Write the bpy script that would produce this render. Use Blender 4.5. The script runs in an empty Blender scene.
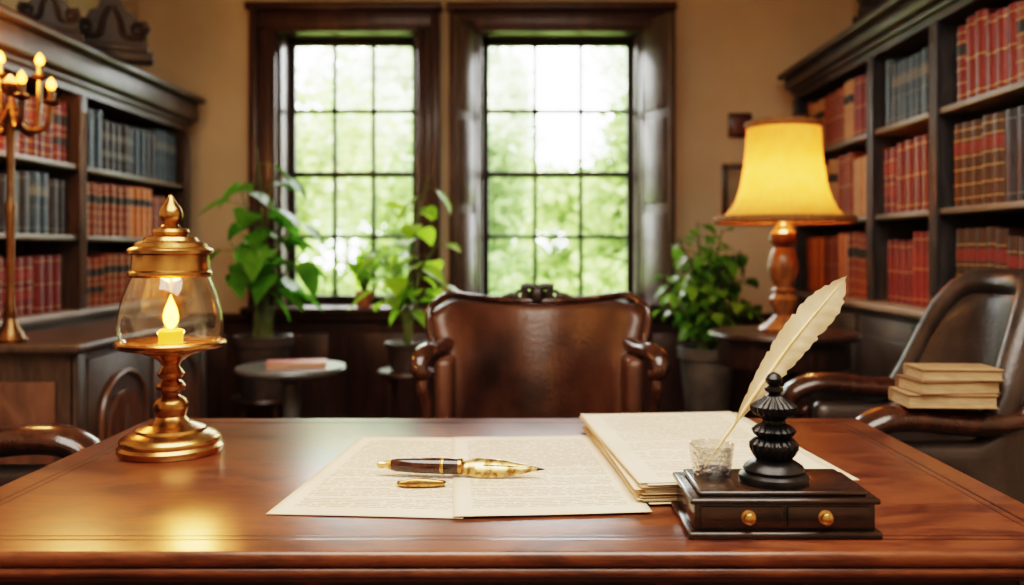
import bpy, bmesh, math, random
from mathutils import Vector, Matrix
random.seed(11)
S = bpy.context.scene
C = S.collection
PI = math.pi
V3 = Vector
R = math.radians

# ------------------------------------------------------------------ materials
def nodes(name):
    m = bpy.data.materials.new(name); m.use_nodes = True
    nt = m.node_tree
    b = nt.nodes['Principled BSDF']
    return m, nt, b

def ramp(nt, stops):
    r = nt.nodes.new('ShaderNodeValToRGB')
    e = r.color_ramp.elements
    while len(e) < len(stops): e.new(0.5)
    for k, (p, c) in enumerate(stops):
        e[k].position = p; e[k].color = (c[0], c[1], c[2], 1)
    return r

def objcoord(nt, scale=(1, 1, 1), kind='Object'):
    tc = nt.nodes.new('ShaderNodeTexCoord'); mp = nt.nodes.new('ShaderNodeMapping')
    mp.inputs['Scale'].default_value = scale
    nt.links.new(tc.outputs[kind], mp.inputs['Vector'])
    return mp.outputs['Vector']

def noise(nt, vec, scale, detail=4, dist=0.0, rough=0.55):
    n = nt.nodes.new('ShaderNodeTexNoise')
    n.inputs['Scale'].default_value = scale; n.inputs['Detail'].default_value = detail
    n.inputs['Distortion'].default_value = dist; n.inputs['Roughness'].default_value = rough
    nt.links.new(vec, n.inputs['Vector'])
    return n.outputs['Fac']

def bump(nt, b, fac, strength, dist=0.01):
    bp = nt.nodes.new('ShaderNodeBump')
    bp.inputs['Strength'].default_value = strength; bp.inputs['Distance'].default_value = dist
    nt.links.new(fac, bp.inputs['Height']); nt.links.new(bp.outputs['Normal'], b.inputs['Normal'])

def mottled(name, c1, c2, scale=8, rough=0.5, metal=0.0, coat=0.0, bstr=0.0, bscale=None, stretch=(1, 1, 1), lo=0.35, hi=0.65, dist=0.0, spec=0.5):
    m, nt, b = nodes(name)
    vec = objcoord(nt, stretch)
    f = noise(nt, vec, scale, 5, dist)
    r = ramp(nt, [(lo, c1), (hi, c2)])
    nt.links.new(f, r.inputs['Fac']); nt.links.new(r.outputs['Color'], b.inputs['Base Color'])
    b.inputs['Roughness'].default_value = rough; b.inputs['Metallic'].default_value = metal
    b.inputs['Coat Weight'].default_value = coat; b.inputs['Coat Roughness'].default_value = 0.12
    b.inputs['Specular IOR Level'].default_value = spec
    if bstr: bump(nt, b, noise(nt, vec, bscale or scale * 6, 4), bstr)
    return m

def wood(name, c1, c2, stretch=(1, 10, 10), scale=3, rough=0.35, coat=0.0):
    return mottled(name, c1, c2, scale, rough, 0, coat, 0.06, scale * 5, stretch, 0.3, 0.7, 0.8)

def translucent(name, c1, c2, scale=6, mix=0.45, rough=0.5, emit=None):
    m, nt, b = nodes(name)
    vec = objcoord(nt)
    f = noise(nt, vec, scale, 3)
    r = ramp(nt, [(0.35, c1), (0.65, c2)])
    nt.links.new(f, r.inputs['Fac']); nt.links.new(r.outputs['Color'], b.inputs['Base Color'])
    b.inputs['Roughness'].default_value = rough
    if emit:
        b.inputs['Emission Color'].default_value = (*emit[0], 1); b.inputs['Emission Strength'].default_value = emit[1]
    t = nt.nodes.new('ShaderNodeBsdfTranslucent'); nt.links.new(r.outputs['Color'], t.inputs['Color'])
    mx = nt.nodes.new('ShaderNodeMixShader'); mx.inputs['Fac'].default_value = mix
    out = nt.nodes['Material Output']
    nt.links.new(b.outputs[0], mx.inputs[1]); nt.links.new(t.outputs[0], mx.inputs[2])
    nt.links.new(mx.outputs[0], out.inputs['Surface'])
    return m

def thin_glass(name, tint=(1, 1, 1), blend=0.25, base=0.04, rough=0.02, glossc=(1, 1, 1), bumpy=0):
    m, nt, b = nodes(name)
    nt.nodes.remove(b)
    out = nt.nodes['Material Output']
    tr = nt.nodes.new('ShaderNodeBsdfTransparent'); tr.inputs['Color'].default_value = (*tint, 1)
    gl = nt.nodes.new('ShaderNodeBsdfGlossy'); gl.inputs['Roughness'].default_value = rough
    gl.inputs['Color'].default_value = (*glossc, 1)
    lw = nt.nodes.new('ShaderNodeLayerWeight'); lw.inputs['Blend'].default_value = blend
    if bumpy:
        v = nt.nodes.new('ShaderNodeTexVoronoi'); v.inputs['Scale'].default_value = 170
        nt.links.new(objcoord(nt), v.inputs['Vector'])
        bp = nt.nodes.new('ShaderNodeBump'); bp.inputs['Strength'].default_value = bumpy; bp.inputs['Distance'].default_value = .004
        nt.links.new(v.outputs['Distance'], bp.inputs['Height'])
        nt.links.new(bp.outputs['Normal'], gl.inputs['Normal']); nt.links.new(bp.outputs['Normal'], lw.inputs['Normal'])
    ad = nt.nodes.new('ShaderNodeMath'); ad.operation = 'MULTIPLY_ADD'
    ad.inputs[1].default_value = 0.7; ad.inputs[2].default_value = base
    nt.links.new(lw.outputs['Facing'], ad.inputs[0])
    mx = nt.nodes.new('ShaderNodeMixShader')
    nt.links.new(ad.outputs[0], mx.inputs['Fac'])
    nt.links.new(tr.outputs[0], mx.inputs[1]); nt.links.new(gl.outputs[0], mx.inputs[2])
    nt.links.new(mx.outputs[0], out.inputs['Surface'])
    return m

def emissive(name, col, strength, base=None):
    m, nt, b = nodes(name)
    b.inputs['Base Color'].default_value = (*(base or col), 1)
    b.inputs['Emission Color'].default_value = (*col, 1); b.inputs['Emission Strength'].default_value = strength
    return m

def text_paper(name, cols, y0, y1, pitch=0.0085, ink=0.55):
    """cream paper with rows of tiny illegible print; cols = (xmin,xmax) ranges in local metres"""
    m, nt, b = nodes(name)
    tc = nt.nodes.new('ShaderNodeTexCoord'); sp = nt.nodes.new('ShaderNodeSeparateXYZ')
    nt.links.new(tc.outputs['Object'], sp.inputs[0])
    def M(op, a, bb=None, c=None):
        n = nt.nodes.new('ShaderNodeMath'); n.operation = op
        for k, v in enumerate((a, bb, c)):
            if v is None: continue
            if isinstance(v, (int, float)): n.inputs[k].default_value = v
            else: nt.links.new(v, n.inputs[k])
        return n.outputs[0]
    X, Y = sp.outputs[0], sp.outputs[1]
    row = M('DIVIDE', Y, pitch)
    line = M('LESS_THAN', M('FRACT', row), 0.42)
    rid = M('FLOOR', row)
    cb = nt.nodes.new('ShaderNodeCombineXYZ')
    nt.links.new(M('MULTIPLY', X, 110.0), cb.inputs[0]); nt.links.new(M('MULTIPLY', rid, 7.31), cb.inputs[1])
    words = M('GREATER_THAN', noise(nt, cb.outputs[0], 1.0, 2), 0.43)
    para = M('GREATER_THAN', M('FRACT', M('MULTIPLY', rid, 0.1427)), 0.13)
    mask = None
    for a, c in cols:
        q = M('MULTIPLY', M('GREATER_THAN', X, a), M('LESS_THAN', X, c))
        mask = q if mask is None else M('MAXIMUM', mask, q)
    mask = M('MULTIPLY', mask, M('MULTIPLY', M('GREATER_THAN', Y, y0), M('LESS_THAN', Y, y1)))
    f = M('MULTIPLY', M('MULTIPLY', M('MULTIPLY', line, words), M('MULTIPLY', mask, para)), ink)
    base = ramp(nt, [(0.3, (0.62, 0.49, 0.345)), (0.7, (0.72, 0.60, 0.445))])
    nt.links.new(noise(nt, objcoord(nt), 5, 4), base.inputs['Fac'])
    mx = nt.nodes.new('ShaderNodeMixRGB'); mx.inputs['Color2'].default_value = (0.10, 0.075, 0.06, 1)
    nt.links.new(f, mx.inputs['Fac']); nt.links.new(base.outputs['Color'], mx.inputs['Color1'])
    nt.links.new(mx.outputs['Color'], b.inputs['Base Color'])
    b.inputs['Roughness'].default_value = 0.7
    return m

def desk_wood():
    m, nt, b = nodes('desk_veneer')
    n1 = noise(nt, objcoord(nt, (1.0, 2.0, 2.0)), 3.6, 6, 1.8, 0.55)
    grain = noise(nt, objcoord(nt, (4, 46, 46)), 5, 5, 1.0)
    ad = nt.nodes.new('ShaderNodeMath'); ad.operation = 'MULTIPLY_ADD'; ad.inputs[1].default_value = 0.45
    nt.links.new(grain, ad.inputs[0]); nt.links.new(n1, ad.inputs[2])
    r = ramp(nt, [(0.50, (0.030, 0.0080, 0.0045)), (0.66, (0.080, 0.0215, 0.009)), (0.82, (0.165, 0.050, 0.018)), (0.95, (0.085, 0.023, 0.010))])
    nt.links.new(ad.outputs[0], r.inputs['Fac']); nt.links.new(r.outputs['Color'], b.inputs['Base Color'])
    rr = nt.nodes.new('ShaderNodeMapRange'); rr.inputs['To Min'].default_value = 0.26; rr.inputs['To Max'].default_value = 0.38
    nt.links.new(n1, rr.inputs['Value']); nt.links.new(rr.outputs[0], b.inputs['Roughness'])
    b.inputs['Coat Weight'].default_value = 0.6; b.inputs['Coat Roughness'].default_value = 0.24
    bump(nt, b, grain, 0.03)
    return m

M = {}
M['desk'] = desk_wood()
M['desk_dark'] = wood('desk_dark_wood', (0.030, 0.008, 0.005), (0.105, 0.027, 0.011), (1.5, 12, 12), 3, 0.26, 0.3)
M['inlay'] = wood('inlay_wood', (0.012, 0.005, 0.004), (0.035, 0.013, 0.007), (6, 6, 6), 5, 0.3, 0.2)
M['case_l'] = wood('bookcase_brown_wood', (0.032, 0.020, 0.014), (0.084, 0.052, 0.036), (8, 1.5, 1.5), 4, 0.4)
M['case_r'] = wood('bookcase_slate_wood', (0.029, 0.027, 0.029), (0.076, 0.067, 0.065), (8, 1.5, 1.5), 4, 0.38)
M['shelf'] = wood('lit_shelf_wood', (0.13, 0.100, 0.079), (0.22, 0.178, 0.143), (8, 1.5, 8), 4, 0.4)  # paler than the case wood: light on the shelves put into the colour
M['darkwood'] = wood('dark_walnut', (0.017, 0.009, 0.007), (0.058, 0.028, 0.017), (8, 8, 1.5), 4, 0.32, 0.2)
M['chairwood'] = wood('polished_chair_wood', (0.018, 0.007, 0.0045), (0.062, 0.024, 0.0135), (6, 6, 3), 4, 0.22, 0.4)
M['panelwood'] = wood('reddish_panel_wood', (0.060, 0.026, 0.016), (0.15, 0.068, 0.040), (4, 6, 2), 4, 0.32, 0.2)
M['carved'] = wood('carved_dark_wood', (0.008, 0.005, 0.004), (0.026, 0.015, 0.010), (6, 6, 3), 4, 0.5, 0.0)
M['mahog'] = wood('window_mahogany', (0.026, 0.010, 0.0075), (0.074, 0.029, 0.0195), (9, 9, 1.2), 3, 0.36, 0.15)
M['shutterwood'] = wood('shutter_wood', (0.066, 0.045, 0.034), (0.14, 0.098, 0.076), (9, 9, 1.2), 3, 0.36, 0.15)
M['sash'] = wood('sash_wood', (0.013, 0.008, 0.006), (0.028, 0.018, 0.012), (9, 9, 1.2), 3, 0.45)
M['lampwood'] = wood('turned_lamp_wood', (0.12, 0.043, 0.013), (0.30, 0.125, 0.04), (9, 9, 2), 4, 0.3, 0.3)
M['inkwood'] = wood('ink_stand_wood', (0.010, 0.006, 0.004), (0.038, 0.017, 0.010), (2, 14, 14), 4, 0.22, 0.4)
M['wall'] = mottled('wall_plaster', (0.53, 0.415, 0.295), (0.59, 0.475, 0.345), 3, 0.85, bstr=0.05, bscale=60)
M['ceil'] = mottled('ceiling_plaster', (0.66, 0.60, 0.52), (0.72, 0.66, 0.58), 3, 0.9)
M['floor'] = wood('floor_boards', (0.06, 0.028, 0.014), (0.15, 0.07, 0.035), (8, 1, 1), 3, 0.4)
M['leather'] = mottled('brown_leather', (0.024, 0.010, 0.0065), (0.112, 0.048, 0.027), 3.6, 0.36, bstr=0.2, bscale=90, lo=.36, hi=.70)
M['black_leather'] = mottled('dark_brown_black_leather', (0.018, 0.013, 0.011), (0.055, 0.040, 0.034), 5, 0.3, bstr=0.14, bscale=90)
M['brass'] = mottled('aged_brass', (0.34, 0.175, 0.062), (0.60, 0.35, 0.14), 14, 0.27, 1.0)
M['bronze'] = mottled('bronze', (0.11, 0.058, 0.027), (0.22, 0.12, 0.056), 14, 0.35, 1.0)
M['gold'] = mottled('mottled_gold', (0.24, 0.125, 0.035), (0.78, 0.55, 0.27), 75, 0.36, 0.9, lo=.38, hi=.56)
M['blackmetal'] = mottled('black_metal', (0.009, 0.009, 0.010), (0.038, 0.034, 0.032), 20, 0.3, 0.6)
M['penbrown'] = mottled('pen_lacquer', (0.014, 0.006, 0.004), (0.055, 0.020, 0.012), 40, 0.12, coat=0.6)
M['glass'] = thin_glass('lantern_glass', (1, 0.985, 0.955), 0.22, 0.05, glossc=(1, .95, .86))
M['inkglass'] = thin_glass('ink_glass', (0.90, 0.91, 0.90), 0.45, 0.10, 0.06, bumpy=.5)
M['pane'] = thin_glass('window_glass', (0.99, 1, 0.99), 0.1, 0.0)
M['candle'] = emissive('candle_wax', (1.0, 0.40, 0.03), 0.9, (.32, .16, .015))
M['flame'] = emissive('flame', (1.0, 0.30, 0.025), 15)
M['bulb'] = emissive('candle_bulb', (1.0, 0.28, 0.025), 8)
M['ink'] = mottled('ink', (0.02, 0.02, 0.025), (0.04, 0.04, 0.05), 10, 0.1)
M['shade'] = translucent('lamp_shade_cloth', (0.92, 0.47, 0.12), (0.97, 0.54, 0.16), 20, 0.5, 0.8, ((1.0, 0.34, 0.04), 0.12))
M['shadetrim'] = mottled('shade_trim_braid', (0.18, 0.07, 0.018), (0.30, 0.14, 0.04), 60, 0.7)
M['paper'] = mottled('paper', (0.62, 0.49, 0.34), (0.72, 0.60, 0.44), 7, 0.75)
M['paper_aged'] = mottled('aged_paper', (0.38, 0.26, 0.15), (0.53, 0.39, 0.24), 7, 0.75)
M['quill'] = translucent('feather', (0.68, 0.54, 0.36), (0.80, 0.68, 0.50), 16, 0.25, 0.7)
M['shaft'] = mottled('quill_shaft', (0.62, 0.38, 0.15), (0.78, 0.55, 0.28), 16, 0.4)
M['leaf_a'] = translucent('broad_leaf', (0.065, 0.20, 0.022), (0.19, 0.42, 0.05), 5, 0.45, 0.35)
M['leaf_b'] = translucent('backlit_leaf', (0.22, 0.44, 0.030), (0.48, 0.72, 0.08), 5, 0.6, 0.35)  # bright green has the window backlight painted into the leaf colour
M['leaf_c'] = translucent('ficus_leaf', (0.070, 0.19, 0.024), (0.22, 0.42, 0.055), 6, 0.4, 0.35)
M['stem'] = mottled('plant_stem', (0.06, 0.10, 0.02), (0.14, 0.16, 0.05), 12, 0.6)
M['soil'] = mottled('soil', (0.02, 0.012, 0.008), (0.05, 0.03, 0.02), 40, 0.95)
M['pot_dark'] = mottled('dark_pot', (0.036, 0.026, 0.022), (0.082, 0.06, 0.052), 9, 0.45)
M['pot_grey'] = mottled('grey_pot', (0.065, 0.065, 0.065), (0.125, 0.12, 0.115), 9, 0.5)
M['terracotta'] = mottled('terracotta', (0.30, 0.11, 0.045), (0.42, 0.17, 0.07), 12, 0.8)
M['slate'] = mottled('slate_table_top', (0.075, 0.08, 0.085), (0.13, 0.13, 0.13), 6, 0.3)
M['crown1'] = translucent('tree_leaves_pale', (0.23, 0.33, 0.095), (0.39, 0.49, 0.19), 1.0, 0.45, 0.7)
M['crown2'] = translucent('tree_leaves_mid', (0.14, 0.225, 0.058), (0.27, 0.37, 0.12), 1.0, 0.45, 0.7)
M['crown3'] = translucent('tree_leaves_deep', (0.095, 0.165, 0.05), (0.195, 0.28, 0.10), 1.0, 0.4, 0.7)
M['crown4'] = translucent('tree_leaves_hazy', (0.48, 0.56, 0.36), (0.62, 0.68, 0.50), 1.0, 0.4, 0.7)  # distance haze painted into the leaves as a pale colour
M['bark'] = mottled('bark', (0.10, 0.08, 0.06), (0.16, 0.135, 0.10), 10, 0.9)
M['lawn'] = mottled('lawn', (0.18, 0.28, 0.07), (0.26, 0.36, 0.11), 3, 0.9)
M['pinkbook'] = mottled('dusty_red_cloth', (0.38, 0.13, 0.10), (0.50, 0.20, 0.15), 12, 0.6)
M['tanbook'] = mottled('tan_cloth', (0.25, 0.145, 0.072), (0.35, 0.22, 0.118), 12, 0.6)
M['brownbook'] = mottled('brown_cloth', (0.14, 0.068, 0.034), (0.21, 0.11, 0.055), 12, 0.6)
M['bookpages'] = mottled('aged_page_edges', (0.34, 0.225, 0.125), (0.47, 0.34, 0.205), 30, 0.8, stretch=(1, 1, 12))
M['picture'] = mottled('faded_picture', (0.22, 0.17, 0.11), (0.38, 0.30, 0.20), 9, 0.6)
M['plaque'] = mottled('plaque_red', (0.10, 0.03, 0.02), (0.17, 0.055, 0.03), 12, 0.4)
BOOKC = {
 'oxblood': ((0.13, 0.013, 0.009), (0.20, 0.025, 0.016)),
 'maroon': ((0.080, 0.009, 0.010), (0.13, 0.017, 0.016)),
 'rust orange': ((0.42, 0.105, 0.014), (0.58, 0.175, 0.025)),
 'red brown': ((0.17, 0.038, 0.016), (0.25, 0.063, 0.026)),
 'tan': ((0.34, 0.175, 0.078), (0.46, 0.26, 0.12)),
 'dark brown': ((0.042, 0.020, 0.013), (0.078, 0.037, 0.023)),
 'slate blue': ((0.022, 0.046, 0.075), (0.042, 0.074, 0.108)),
 'teal grey': ((0.030, 0.056, 0.067), (0.055, 0.087, 0.096)),
 'charcoal': ((0.017, 0.019, 0.026), (0.035, 0.036, 0.044)),
}
for k, (a, b_) in BOOKC.items(): M['bk_' + k] = mottled('book_' + k.replace(' ', '_'), a, b_, 5, 0.42, bstr=0.05)
M['gilt'] = mottled('gilt', (0.36, 0.21, 0.075), (0.52, 0.34, 0.14), 30, 0.42, 0.5)
M['lab_red'] = mottled('label_red', (0.15, 0.02, 0.015), (0.22, 0.035, 0.025), 20, 0.5)
M['lab_black'] = mottled('label_black', (0.012, 0.012, 0.012), (0.03, 0.028, 0.026), 20, 0.5)
M['lab_grey'] = mottled('label_grey', (0.11, 0.12, 0.13), (0.17, 0.18, 0.18), 20, 0.6)

# ------------------------------------------------------------------ mesh helpers
def nb(): return bmesh.new()

def box(bm, x0, x1, y0, y1, z0, z1, bev=0.0, seg=2, mat=None):
    co = [(x, y, z) for x in (x0, x1) for y in (y0, y1) for z in (z0, z1)]
    v = [bm.verts.new(mat @ V3(c) if mat else c) for c in co]
    fs = []
    for q in ((0, 1, 3, 2), (4, 6, 7, 5), (0, 4, 5, 1), (2, 3, 7, 6), (0, 2, 6, 4), (1, 5, 7, 3)):
        fs.append(bm.faces.new([v[i] for i in q]))
    if bev:
        es = list({e for f in fs for e in f.edges})
        bmesh.ops.bevel(bm, geom=es, offset=bev, segments=seg, affect='EDGES', profile=0.5)

def lathe(bm, prof, segs=32, c=(0, 0, 0), mod=None, mat=None):
    rings = []
    for r, z in prof:
        ring = []
        if r < 1e-5:
            p = V3((c[0], c[1], c[2] + z)); ring = [bm.verts.new(mat @ p if mat else p)]
        else:
            for k in range(segs):
                a = 2 * PI * k / segs
                rr = r * (mod(a, z) if mod else 1)
                p = V3((c[0] + rr * math.cos(a), c[1] + rr * math.sin(a), c[2] + z))
                ring.append(bm.verts.new(mat @ p if mat else p))
        rings.append(ring)
    for a, b in zip(rings[:-1], rings[1:]):
        for k in range(segs):
            k2 = (k + 1) % segs
            if len(a) == 1 and len(b) == 1: continue
            if len(a) == 1: bm.faces.new((a[0], b[k2], b[k]))
            elif len(b) == 1: bm.faces.new((a[k], a[k2], b[0]))
            else: bm.faces.new((a[k], a[k2], b[k2], b[k]))
    for ring, fl in ((rings[0], 1), (rings[-1], 0)):
        if len(ring) > 2: bm.faces.new(ring[::-1] if fl else ring)

def lathe_open(bm, prof, segs=32, c=(0, 0, 0), mod=None):
    rings = []
    for r, z in prof:
        rings.append([bm.verts.new((c[0] + r * (mod(2 * PI * k / segs, z) if mod else 1) * math.cos(2 * PI * k / segs),
                                    c[1] + r * (mod(2 * PI * k / segs, z) if mod else 1) * math.sin(2 * PI * k / segs), c[2] + z)) for k in range(segs)])
    for a, b in zip(rings[:-1], rings[1:]):
        for k in range(segs):
            k2 = (k + 1) % segs
            bm.faces.new((a[k], a[k2], b[k2], b[k]))

def smooth(pts, n=6):
    pts = [V3(p) for p in pts]
    P = [pts[0] * 2 - pts[1]] + pts + [pts[-1] * 2 - pts[-2]]
    out = []
    for i in range(1, len(P) - 2):
        for k in range(n):
            t = k / n
            a, b, c, d = P[i - 1], P[i], P[i + 1], P[i + 2]
            out.append(0.5 * ((2 * b) + (c - a) * t + (2 * a - 5 * b + 4 * c - d) * t * t + (3 * b - a - 3 * c + d) * t ** 3))
    out.append(pts[-1])
    return out

def tube(bm, pts, rad, seg=10, flat=(1, 1), up=(0, 0, 1), cap=True):
    pts = [V3(p) for p in pts]; n = len(pts)
    if isinstance(rad, (int, float)): rr = [rad] * n
    elif len(rad) != n:
        rr = []
        for i in range(n):
            t = i / (n - 1) * (len(rad) - 1); k = min(int(t), len(rad) - 2)
            rr.append(rad[k] + (rad[k + 1] - rad[k]) * (t - k))
    else: rr = rad
    rings = []; nrm = None
    for i, p in enumerate(pts):
        t = (pts[min(i + 1, n - 1)] - pts[max(i - 1, 0)]).normalized()
        if nrm is None:
            u = V3(up)
            if abs(t.dot(u)) > 0.98: u = V3((1, 0, 0))
            nrm = (u - t * u.dot(t)).normalized()
        else:
            q = nrm - t * nrm.dot(t)
            if q.length > 1e-6: nrm = q.normalized()
        side = t.cross(nrm)
        rings.append([bm.verts.new(p + rr[i] * (math.cos(2 * PI * k / seg) * side * flat[0] + math.sin(2 * PI * k / seg) * nrm * flat[1])) for k in range(seg)])
    for a, b in zip(rings[:-1], rings[1:]):
        for k in range(seg):
            bm.faces.new((a[k], a[(k + 1) % seg], b[(k + 1) % seg], b[k]))
    if cap:
        bm.faces.new(rings[0][::-1]); bm.faces.new(rings[-1])

def grid(bm, f, nu, nv):
    vs = [[bm.verts.new(f(i / nu, j / nv)) for j in range(nv + 1)] for i in range(nu + 1)]
    for i in range(nu):
        for j in range(nv):
            bm.faces.new((vs[i][j], vs[i + 1][j], vs[i + 1][j + 1], vs[i][j + 1]))

def prism(bm, outline, z0, z1, mat=None):
    a = [bm.verts.new(mat @ V3((x, y, z0)) if mat else (x, y, z0)) for x, y in outline]
    b = [bm.verts.new(mat @ V3((x, y, z1)) if mat else (x, y, z1)) for x, y in outline]
    n = len(outline)
    bm.faces.new(a[::-1]); bm.faces.new(b)
    for k in range(n): bm.faces.new((a[k], a[(k + 1) % n], b[(k + 1) % n], b[k]))

def part(name, bm, m, parent=None, world=False, ang=38, label=None, recalc=True):
    if recalc: bmesh.ops.recalc_face_normals(bm, faces=bm.faces)
    me = bpy.data.meshes.new(name); bm.to_mesh(me); bm.free()
    for p in me.polygons: p.use_smooth = True
    me.set_sharp_from_angle(angle=R(ang))
    me.materials.append(m)
    o = bpy.data.objects.new(name, me); C.objects.link(o)
    if parent:
        o.parent = parent
        if world and parent.type == 'EMPTY':
            o.matrix_parent_inverse = Matrix.Translation(-V3(parent.location))
    if label: o['label'] = label
    return o

def raw(name, verts, faces, m, parent=None, world=False):
    me = bpy.data.meshes.new(name); me.from_pydata(verts, [], faces); me.update()
    for p in me.polygons: p.use_smooth = True
    me.materials.append(m)
    o = bpy.data.objects.new(name, me); C.objects.link(o)
    if parent:
        o.parent = parent
        if world and parent.type == 'EMPTY': o.matrix_parent_inverse = Matrix.Translation(-V3(parent.location))
    return o

def tag(o, label, cat, group=None):
    o['label'] = label; o['category'] = cat
    if group: o['group'] = group
    return o

def thing(name, label, cat, loc=(0, 0, 0), rz=0, group=None):
    o = bpy.data.objects.new(name, None); C.objects.link(o)
    o.empty_display_size = 0.05
    o.location = loc; o.rotation_euler = (0, 0, rz)
    return tag(o, label, cat, group)

def struct(o):
    o['kind'] = 'structure'; return o

def copy_tree(o, parent=None):
    c = o.copy(); C.objects.link(c)
    if parent: c.parent = parent
    for ch in list(o.children): copy_tree(ch, c)
    return c

def subsurf(o, solid=None, lv=1, offset=0):
    if solid:
        s = o.modifiers.new('thickness', 'SOLIDIFY'); s.thickness = solid; s.offset = offset
    b = o.modifiers.new('round', 'SUBSURF'); b.levels = lv; b.render_levels = lv

def scroll(bm, cx, cz, y, r0, turns, rad, sgn=1, start=0.0, seg=8, flat=(1, 1)):
    """spiral in an XZ plane"""
    pts = []; n = int(22 * turns)
    for k in range(n + 1):
        t = k / n
        a = start + sgn * 2 * PI * turns * t
        rr = r0 * (1 - 0.82 * t)
        pts.append((cx + rr * math.cos(a), y, cz + rr * math.sin(a)))
    tube(bm, pts, [rad, rad * 0.6], seg, flat, up=(0, 1, 0))

def light(name, kind, loc, power, col, **kw):
    l = bpy.data.lights.new(name, kind); l.energy = power; l.color = col
    for k, v in kw.items():
        setattr(l, k, v)
    o = bpy.data.objects.new(name, l); C.objects.link(o); o.location = loc
    return o

# ------------------------------------------------------------------ camera / world
F = 900.0; CX, CY = 525.0, 250.0; CAMZ = 1.14
cam = bpy.data.cameras.new('camera'); co = bpy.data.objects.new('camera', cam); C.objects.link(co)
co.location = (0, 0, CAMZ); co.rotation_euler = (R(90), 0, 0)
cam.sensor_width = 36; cam.lens = F * 36 / 1024
cam.shift_x = -(CX - 512) / 1024; cam.shift_y = -(292.5 - CY) / 1024
cam.clip_start = 0.05; cam.clip_end = 200
cam.dof.use_dof = True; cam.dof.focus_distance = 1.42; cam.dof.aperture_fstop = 2.5
S.camera = co
def at(px, py, d): return V3(((px - CX) / F * d, d, CAMZ - (py - CY) / F * d))

w = bpy.data.worlds.new('sky'); S.world = w; w.use_nodes = True
bg = w.node_tree.nodes['Background']; bg.inputs['Color'].default_value = (0.98, 0.99, 1.0, 1); bg.inputs['Strength'].default_value = 9.5
S.view_settings.view_transform = 'Filmic'
for nm_ in ('High Contrast', 'Filmic - High Contrast'):
    try:
        S.view_settings.look = nm_; break
    except Exception as ex_: pass
S.view_settings.exposure = 0.68

# ------------------------------------------------------------------ room shell
XL, XR, YF, YB, ZC = -2.15, 1.82, -1.3, 5.0, 2.9
b = nb(); box(b, XL - .2, XR + .2, YF - .2, YB + .25, -.1, 0); struct(part('floor', b, M['floor']))
b = nb(); box(b, XL - .2, XR + .2, YF - .2, YB + .25, ZC, ZC + .1); struct(part('ceiling', b, M['ceil']))
b = nb(); box(b, XL - .2, XL, YF - .2, YB + .25, 0, ZC); struct(part('wall_left', b, M['wall']))
b = nb(); box(b, XR, XR + .2, YF - .2, YB + .25, 0, ZC); struct(part('wall_right', b, M['wall']))
b = nb(); box(b, XL, XR, YF - .2, YF, 0, ZC); struct(part('wall_front', b, M['wall']))
W1 = (-1.372, -0.594); W2 = (-0.261, 0.639); Z0, Z1 = 0.825, 2.37
b = nb()
box(b, XL, XR, YB, YB + .25, 0, Z0); box(b, XL, XR, YB, YB + .25, Z1, ZC)
box(b, XL, W1[0], YB, YB + .25, Z0, Z1); box(b, W1[1], W2[0], YB, YB + .25, Z0, Z1); box(b, W2[1], XR, YB, YB + .25, Z0, Z1)
struct(part('wall_back', b, M['wall']))
# dark panelling under the windows
b = nb(); box(b, XL, XR, YB - .03, YB, .12, .76)
for x in [XL + .05 + i * 0.56 for i in range(7)]:
    box(b, x, x + .46, YB - .045, YB - .03, .2, .68, .008)
box(b, XL, XR, YB - .05, YB, .74, .79, .01)
struct(part('trim_1', b, M['mahog']))
b = nb(); box(b, XL, XR, YB - .045, YB, 0, .12, .006); struct(part('baseboard_back', b, M['mahog']))
b = nb(); box(b, XL, XL + .03, YF, YB, 0, .12, .006); struct(part('baseboard_left', b, M['mahog']))
b = nb(); box(b, XR - .03, XR, YF, YB, 0, .12, .006); struct(part('baseboard_right', b, M['mahog']))

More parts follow.
